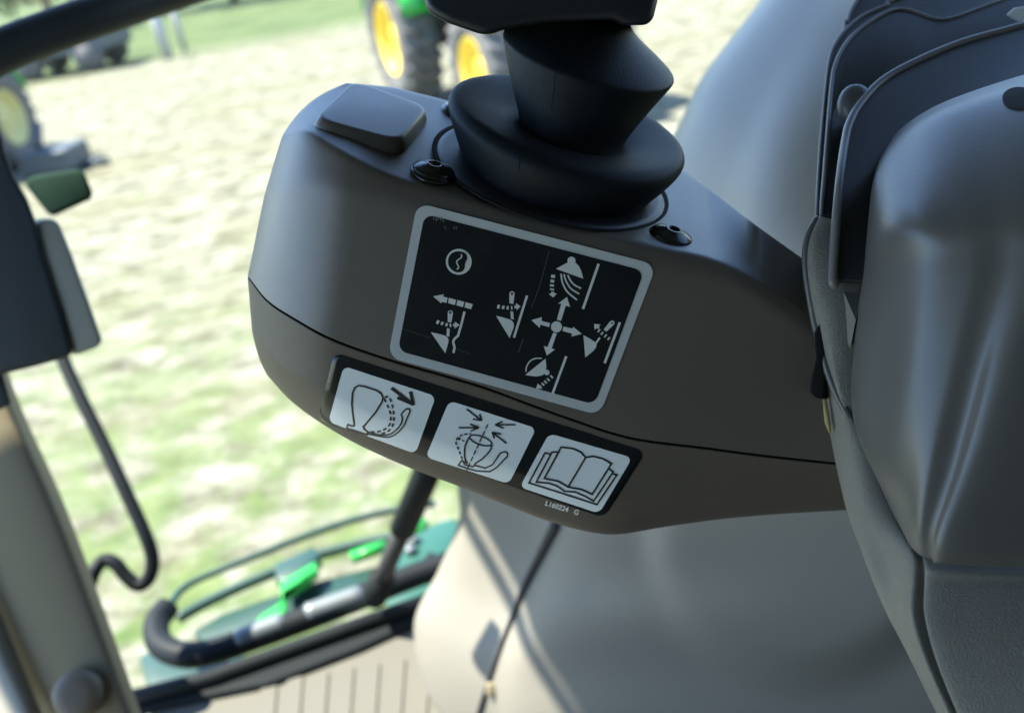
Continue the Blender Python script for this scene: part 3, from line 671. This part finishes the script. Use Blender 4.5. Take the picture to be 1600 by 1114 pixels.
# wire rail
mb = MB(); tube(mb, smooth_path([C(u, v, d) for u, v, d in ((70,480,1.45),(98,560,1.42),(125,620,1.4),(160,690,1.38),(195,765,1.36),(225,830,1.35),(238,870,1.35),(234,900,1.35),(217,914,1.35),(197,900,1.35),(180,880,1.35),(163,875,1.35),(150,888,1.34),(138,918,1.33),(125,960,1.3),(110,1020,1.28))], 80), .0105, 14)
mb.build('hand_rail', M['bar'], None, label='thin dark metal rail bent into a hook beside the pillar', cat='rail')
mb = MB(); slab(mb, [C(u, v, 1.25) for u, v in ((118,905),(148,925),(168,960),(160,1010),(150,1040),(120,1010))], [C(u, v, 1.3) for u, v in ((118,905),(148,925),(168,960),(160,1010),(150,1040),(120,1010))])
bev(mb.build('rail_foot', M['darkgreen'], None, label='small dark green mounting block under the hooked rail', cat='bracket'), .006)
# monitor
mon = thing('display_monitor', 'dark boxy display unit with a grey side strip at the left edge', 'monitor', C(60, 590, .8))
fo = [(-120,120),(-2,176),(10,235),(24,275),(45,310),(58,345),(70,400),(96,480),(117,556),(60,572),(10,584),(-20,600),(-160,640)]
mb = MB(); slab(mb, [C(u, v, .78) for u, v in fo], [C(u-40, v, .86) for u, v in fo]); bev(mb.build('housing', M['navy'], mon), .006, 4)
so = [(44,366),(56,350),(74,340),(92,346),(112,395),(140,472),(160,530),(157,541),(117,556),(96,490),(66,425)]
mb = MB(); slab(mb, [C(u, v, .785) for u, v in so], [C(u-12, v, .85) for u, v in so]); bev(mb.build('side_strip', M['greyside'], mon), .008, 4)
fo = [(-30,570),(2,578),(18,632),(-30,652)]
mb = MB(); slab(mb, [C(u, v, .79) for u, v in fo], [C(u, v, .84) for u, v in fo]); bev(mb.build('bracket', M['navy'], mon), .003)
mo = [(38,288),(46,276),(120,264),(131,268),(146,304),(141,312),(86,337),(76,336)]
mb = MB(); slab(mb, [C(u, v, .95) for u, v in mo], [C(u, v, .968) for u, v in mo])
bev(mb.build('mirror', M['greenglass'], None, label='small dark green rounded rectangular plate poking out beside the display', cat='mirror'), .005, 3)
mb = MB(); tube(mb, smooth_path([C(u, v, d) for u, v, d in ((-90,130,.72),(0,82,.74),(80,50,.76),(160,22,.78),(250,-8,.81),(340,-36,.84),(460,-66,.88))], 40), [.0175]*40, 20)
mb.build('grab_rail', M['navy'], None, label='thick dark curved rail crossing the upper left corner', cat='rail')
# ================================================================= OUTSIDE
def ground_mat():
    m = bpy.data.materials.new('dry_field'); m.use_nodes = True; nt = m.node_tree; b = nt.nodes['Principled BSDF']
    b.inputs['Roughness'].default_value = .9; b.inputs['Specular IOR Level'].default_value = .15
    tc = nt.nodes.new('ShaderNodeTexCoord')
    def noise(s, det, rough=.6, sc=(1, 1, 1)):
        mp = nt.nodes.new('ShaderNodeMapping'); mp.inputs['Scale'].default_value = sc
        n = nt.nodes.new('ShaderNodeTexNoise'); n.inputs['Scale'].default_value = s; n.inputs['Detail'].default_value = det; n.inputs['Roughness'].default_value = rough
        nt.links.new(tc.outputs['Object'], mp.inputs['Vector']); nt.links.new(mp.outputs['Vector'], n.inputs['Vector']); return n.outputs['Fac']
    def ramp(fac, stops):
        r = nt.nodes.new('ShaderNodeValToRGB'); nt.links.new(fac, r.inputs['Fac'])
        el = r.color_ramp.elements
        while len(el) < len(stops): el.new(.5)
        for e, (p, c) in zip(el, stops): e.position = p; e.color = (*c, 1)
        return r.outputs['Color']
    def mix(f, a, c):
        x = nt.nodes.new('ShaderNodeMix'); x.data_type = 'RGBA'
        nt.links.new(f, x.inputs['Factor']); nt.links.new(a, x.inputs['A']); nt.links.new(c, x.inputs['B']); return x.outputs['Result']
    straw = ramp(noise(3.2, 10, .74, (.8, 1.3, 1)), [(.38, (.066, .064, .042)), (.48, (.145, .143, .105)), (.60, (.25, .25, .20))])
    grass = ramp(noise(5, 5), [(.3, (.048, .085, .022)), (.7, (.125, .165, .058))])
    patch = ramp(noise(1.6, 6, .65), [(.60, (0, 0, 0)), (.78, (1, 1, 1))])
    tan = ramp(noise(6, 8, .7), [(.35, (.075, .07, .035)), (.65, (.17, .165, .095))])
    big = ramp(noise(.55, 4, .6, (.6, 1.4, 1)), [(.46, (0, 0, 0)), (.66, (.6, .6, .6))])
    g0 = mix(patch, mix(big, straw, tan), grass)
    # near strip is greener, and a meadow begins some 25 m away
    sx = nt.nodes.new('ShaderNodeSeparateXYZ'); nt.links.new(tc.outputs['Object'], sx.inputs['Vector'])
    def rng(a, bb, src):
        q = nt.nodes.new('ShaderNodeMapRange'); q.inputs['From Min'].default_value = a; q.inputs['From Max'].default_value = bb
        nt.links.new(src, q.inputs['Value']); return q.outputs['Result']
    far = rng(24.0, 27.5, sx.outputs['Y'])
    mead = ramp(noise(.5, 5), [(.3, (.05, .078, .03)), (.7, (.105, .135, .06))])
    patch2 = ramp(noise(2.6, 5, .6), [(.43, (0, 0, 0)), (.56, (1, 1, 1))])
    mm = nt.nodes.new('ShaderNodeMath'); mm.operation = 'MULTIPLY'
    nr = rng(8.5, 2.5, sx.outputs['Y']); nt.links.new(nr, mm.inputs[0]); nt.links.new(patch2, mm.inputs[1])
    g1 = mix(mm.outputs[0], g0, grass)
    nt.links.new(mix(far, g1, mead), b.inputs['Base Color'])
    bp = nt.nodes.new('ShaderNodeBump'); bp.inputs['Strength'].default_value = .8; bp.inputs['Distance'].default_value = .03
    nt.links.new(noise(9, 6, .7), bp.inputs['Height']); nt.links.new(bp.outputs['Normal'], b.inputs['Normal'])
    return m
link_mesh('ground', [(-400, -60, 0), (400, -60, 0), (400, 700, 0), (-400, 700, 0)], [(0, 1, 2, 3)], ground_mat(), None, smooth=False, origin=Vector((0, 0, 0)), kind='structure')
# ---- tractor: built about its own origin, nose along +Y
def wheel(root, x, y, R, rim_r, wd, side):
    def ringv(prof, seg=40):
        v = []
        for px, r in prof:
            for k in range(seg): t = 2*math.pi*k/seg; v.append(Vector((x+side*px, y+r*math.cos(t), R+r*math.sin(t))))
        return v, grid_faces(len(prof), seg, True)
    org = world_origin(root); h = wd/2
    T = lambda vs: [org+v for v in vs]
    mb = MB(); v, f = ringv([(h*.75, rim_r), (h, rim_r*1.15), (h*1.02, R*.82), (h*.85, R*.94), (h*.3, R*.96), (-h*.3, R*.96), (-h*.85, R*.94), (-h, R*.8), (-h*.8, rim_r)]); mb.add(T(v), f)
    for k in range(22):
        for sd in (-1, 1):
            t = 2*math.pi*(k+(.5 if sd > 0 else 0))/22; c = Vector((x+sd*h*.48, y+R*.965*math.cos(t), R+R*.965*math.sin(t)))
            rd_ = Vector((0, math.cos(t), math.sin(t))); tg = Vector((0, -math.sin(t), math.cos(t)))
            box(mb, org+c, (Vector((h*.46, 0, 0))+tg*sd*.05), rd_*.035, tg*.03)
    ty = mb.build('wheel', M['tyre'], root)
    mb = MB(); v, f = ringv([(h*.8, rim_r*1.02), (h*.9, rim_r*.97), (h*.75, rim_r*.9), (h*.35, rim_r*.8), (h*.3, rim_r*.45), (h*.45, rim_r*.35), (h*.5, rim_r*.02)]); mb.add(T(v), f)
    mb.build('rim', M['yellow'], ty)
def make_tractor():
    root = thing('tractor', 'green tractor with yellow wheels parked on the field behind the joystick', 'tractor', (0, 0, 0), 'tractors on the field')
    for s in (-1, 1):
        wheel(root, s*.76, 0, .95, .52, .54, s); wheel(root, s*.72, 3.0, .75, .42, .44, s)
    X, Y, Z = Vector((1, 0, 0)), Vector((0, 1, 0)), Vector((0, 0, 1))
    mb = MB(); box(mb, (0, 2.1, 1.55), X*.34, Y*1.35, Z*.42); bev(mb.build('hood', M['green'], root, smooth=False), .12)
    mb = MB(); box(mb, (0, 1.6, .95), X*.3, Y*2.0, Z*.22); bev(mb.build('chassis', M['steel'], root, smooth=False), .05)
    mb = MB(); box(mb, (0, 3.0, .78), X*.5, Y*.14, Z*.12); mb.build('front_axle', M['green'], root, smooth=False)
    mb = MB(); box(mb, (0, 3.75, .85), X*.45, Y*.3, Z*.3); bev(mb.build('front_weight', M['steel'], root, smooth=False), .05)
    mb = MB(); box(mb, (0, .2, 2.05), X*.75, Y*.75, Z*.7); bev(mb.build('cab', M['glass'], root, smooth=False), .1)
    mb = MB(); box(mb, (0, .2, 2.85), X*.8, Y*.85, Z*.1); bev(mb.build('roof', M['green'], root, smooth=False), .06)
    for s in (-1, 1):
        mb = MB(); v = []
        for i in range(13):
            t = math.radians(20+140*i/12)
            for xx in (.5, 1.0): v.append(Vector((s*xx, 1.08*math.cos(t), .95+1.08*math.sin(t))))
        mb.add(v, grid_faces(13, 2)); o = mb.build('fender', M['green'], root); sd = o.modifiers.new('t', 'SOLIDIFY'); sd.thickness = .04
    mb = MB(); tube(mb, [Vector((.5, 1.1, 1.6)), Vector((.5, 1.1, 2.9))], .06, 10); mb.build('exhaust', M['steel'], root)
    return root
def copy_tree(o, parent=None):
    c = o.copy(); COL.objects.link(c)
    if parent: c.parent = parent
    for ch in [x for x in bpy.data.objects if x.parent == o]: copy_tree(ch, c)
    return c
tr = make_tractor()
def place_tractor(o, local, target, rz):
    R = Matrix.Rotation(rz, 3, 'Z'); o.rotation_euler = (0, 0, rz); q = R @ Vector(local)
    o.location = (target.x-q.x, target.y-q.y, 0)
tr2 = copy_tree(tr)
# the visible side is the tractor's own right; nose turned towards the cab
wR = G(607, 62, .95)
az = math.atan2(wR.x, wR.y)
place_tractor(tr, (.98, 0, 0), wR, math.pi-az+math.radians(16))
tr2['label'] = 'green tractor with yellow wheels half hidden behind the display at far left'
wL = G(20, 184, .74); az2 = math.atan2(wL.x, wL.y)
tr2.scale = (.78, .78, .78)
place_tractor(tr2, (-1.0*.78, 0, 0), wL, math.pi-az2-math.radians(28))
tr2['label'] = 'tractor wheel with pale yellow rim half hidden behind the display at far left'
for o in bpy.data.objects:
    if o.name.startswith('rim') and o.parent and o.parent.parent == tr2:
        o.material_slots[0].link = 'OBJECT'; o.material_slots[0].material = M['rim_pale']
imp = thing('farm_implement', 'low blue grey implement on the grass just right of the far left wheel', 'implement', G(95, 268, 0))
c0 = G(95, 268, 0)
mb = MB(); box(mb, c0+Vector((0, 0, .2)), Vector((.38, -.05, 0)), Vector((.05, .3, 0)), Vector((0, 0, .16))); bev(mb.build('frame', M['steel'], imp, smooth=False), .04)
mb = MB(); tube(mb, [c0+Vector((-.2, 0, .3)), c0+Vector((-.1, .1, .7))], .06, 10); mb.build('mast', M['steel'], imp)
mb = MB(); tube(mb, [c0+Vector((.3, 0, .06)), c0+Vector((.75, -.1, .06))], .05, 10); mb.build('drawbar', M['steel'], imp)
# ---- posts and trailer
for (u, v, h, lab) in ((263, 92, .95, 'pale post at the meadow edge, the taller of two'), (290, 82, .9, 'pale slim post just right of the taller one')):
    p = G(u, v, 0); mb = MB(); tube(mb, [p, p+Vector((0, 0, h*1.5))], .14 if u < 280 else .08, 12)
    mb.build('post', M['white'], None, label=lab, cat='post', group='posts at the meadow edge')
trl = thing('farm_trailer', 'low blue grey trailer standing beyond the field under the rail', 'trailer', G(120, 112, 0))
b0 = G(120, 112, 0); xx = Vector((1, -.15, 0)).normalized(); yy = Vector((.15, 1, 0)).normalized(); zz = Vector((0, 0, 1))
mb = MB(); box(mb, b0+zz*.95, xx*1.5, yy*.8, zz*.45); bev(mb.build('body', M['steel'], trl, smooth=False), .05)
for s in (-.9, .9):
    for w in (-1, 1):
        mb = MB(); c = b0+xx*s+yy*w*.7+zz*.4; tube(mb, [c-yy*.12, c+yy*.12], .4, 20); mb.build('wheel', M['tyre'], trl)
# ---- tree line
def tree(x, y, h, k, lab):
    t = thing('tree', lab, 'tree', (x, y, 0), 'trees beyond the meadow')
    rnd = random.Random(int(x*13+y)); mb = MB()
    top = Vector((x+rnd.uniform(-.3, .3), y, h*.75))
    pts = smooth_path([Vector((x, y, 0)), Vector((x+rnd.uniform(-.15, .15), y, h*.35)), top], 8)
    tube(mb, pts, [.22*(1-.1*i) for i in range(8)], 10)
    for i in range(6):
        a = rnd.uniform(0, 6.28); s = pts[3+i % 4]; e = s+Vector((math.cos(a)*h*.22, math.sin(a)*h*.22, h*.2)); tube(mb, [s, (s+e)/2+Vector((0, 0, .1)), e], [.09, .06, .03], 7)
    mb.build('trunk', M['bark'], t)
    mb = MB()
    for cl in range(26):
        a = rnd.uniform(0, 6.28); rr = h*.3*math.sqrt(rnd.random()); c = Vector((x+math.cos(a)*rr, y+math.sin(a)*rr, h*rnd.uniform(.28, 1.0)))
        for q in range(45):
            p = c+Vector((rnd.gauss(0, 1), rnd.gauss(0, 1), rnd.gauss(0, .8)))*h*.07
            n1 = Vector((rnd.gauss(0, 1), rnd.gauss(0, 1), rnd.gauss(0, 1))).normalized(); n2 = n1.orthogonal().normalized(); s = rnd.uniform(.12, .25)
            mb.add([p-n1*s, p+n2*s*.6, p+n1*s, p-n2*s*.6], [(0, 1, 2, 3)])
    mb.build('crown', M['leaf'] if k else M['leaf2'], t, smooth=False)
ti = 0
for i in range(13):
    x = -27+i*3.6+random.uniform(-.7, .7); y = 42+random.uniform(-2, 3)
    k = i % 3 != 0
    tree(x, y, random.uniform(5.5, 8), k, 'green tree beyond the meadow along the top edge of the picture' if k else 'dry olive tree beyond the meadow along the top edge of the picture')
# ================================================================= LIGHT
SUN = Vector((-.55, .20, 1)).normalized()
# unseen cab shell added to shade the console; roof outline cut along sun rays
ZR = 3.25
def to_roof(u, v, d):
    p = C(u, v, d); return p+SUN*((ZR-p.z)/SUN.z)
for nm, px in (('LIT', [(720,790,1.19),(700,900,1.22),(670,980,1.25),(700,1090,1.22),(860,1080,1.07),(800,960,1.12),(500,1090,1.28)]), ('SHADE', [(880,1000,1.06),(890,1110,1.05),(760,800,1.14),(900,880,1.02),(850,345,.385),(440,215,.43),(545,129,.467),(1190,0,.98),(1100,120,.98),(800,1000,1.12)])):
    for q in px: print(nm, q, [round(c, 3) for c in to_roof(*q)], 'world', [round(c, 2) for c in C(*q)])
print('ZF', ZF, 'tractor', tr.location, tr2.location, 'sill', s0, s1)
roof = thing('cab_roof', 'unseen grey cab roof cut to shape the sunlight, with walls added for shade', 'cab roof', (0, -1.0, ZR))
ea, eb = to_roof(742, 800, 1.155), to_roof(878, 1060, 1.06)
yf = to_roof(1190, -40, .98).y+.04
xe = lambda y: ea.x+(eb.x-ea.x)*(y-ea.y)/(eb.y-ea.y)
ym = 1.03
mb = MB(); rp = [Vector((-1.27, -.9, ZR)), Vector((1.0, -.9, ZR)), Vector((1.0, yf, ZR)), Vector((xe(yf), yf, ZR)), Vector((xe(ym), ym, ZR)), Vector((-1.27, ym, ZR))]
slab(mb, rp, [p+Vector((0, 0, .06)) for p in rp]); mb.build('roof_panel', M['roof'], roof, smooth=False)
ba, bb = to_roof(736, 850, 1.175), to_roof(865, 1100, 1.065)
dd = (bb-ba)
mb = MB(); tube(mb, [ba-dd*.6+Vector((0, 0, .03)), bb+dd*.6+Vector((0, 0, .03))], .011, 10); mb.build('shade_bar', M['roof'], roof)  # unseen bar added to cast the shadow stripe on the trim panel
mb = MB(); box(mb, Vector((-.05, -.85, (ZF+ZR)/2)), Vector((1.05, 0, 0)), Vector((0, .04, 0)), Vector((0, 0, (ZR-ZF)/2-.003))); mb.build('rear_wall', M['roof'], roof, smooth=False)  # unseen wall added to darken the console front
mb = MB(); box(mb, Vector((1.05, -.2, (ZF+ZR)/2)), Vector((.04, 0, 0)), Vector((0, .60, 0)), Vector((0, 0, (ZR-ZF)/2-.003))); mb.build('side_wall', M['roof'], roof, smooth=False)  # unseen wall added to keep sky light off the trim panel
sl = bpy.data.lights.new('sun', 'SUN'); sl.energy = 4.9; sl.angle = math.radians(.53); sl.color = (1, .955, .80)
so_ = bpy.data.objects.new('sun', sl); COL.objects.link(so_); so_.rotation_euler = SUN.to_track_quat('Z', 'Y').to_euler(); so_.location = (0, 0, 8)
wld = bpy.data.worlds.new('World'); SC.world = wld; wld.use_nodes = True; nt = wld.node_tree
bg = nt.nodes['Background']; sk = nt.nodes.new('ShaderNodeTexSky'); sk.sky_type = 'NISHITA'; sk.sun_disc = False
sk.sun_elevation = math.asin(SUN.z); sk.sun_rotation = math.atan2(SUN.x, SUN.y); sk.air_density = 1.0; sk.dust_density = 0.0; sk.ozone_density = 3.0
nt.links.new(sk.outputs['Color'], bg.inputs['Color']); bg.inputs['Strength'].default_value = .15
# ================================================================= CAMERA
cd_ = bpy.data.cameras.new('camera'); co = bpy.data.objects.new('camera', cd_); COL.objects.link(co)
cd_.sensor_width = 36; cd_.sensor_fit = 'HORIZONTAL'; cd_.lens = 36*F/W
cd_.clip_start = .02; cd_.clip_end = 1500
co.matrix_world = Matrix(((RT.x, UP.x, -FWD.x, CAM.x), (RT.y, UP.y, -FWD.y, CAM.y), (RT.z, UP.z, -FWD.z, CAM.z), (0, 0, 0, 1)))
cd_.dof.use_dof = True; cd_.dof.focus_distance = .392; cd_.dof.aperture_fstop = (cd_.lens/1000)/.0048
SC.camera = co
SC.view_settings.view_transform = 'Standard'; SC.view_settings.look = 'None'; SC.view_settings.gamma = 1; SC.view_settings.use_curve_mapping = False
SC.view_settings.exposure = 2.0
SC.cycles.max_bounces = 6; SC.cycles.use_denoising = True
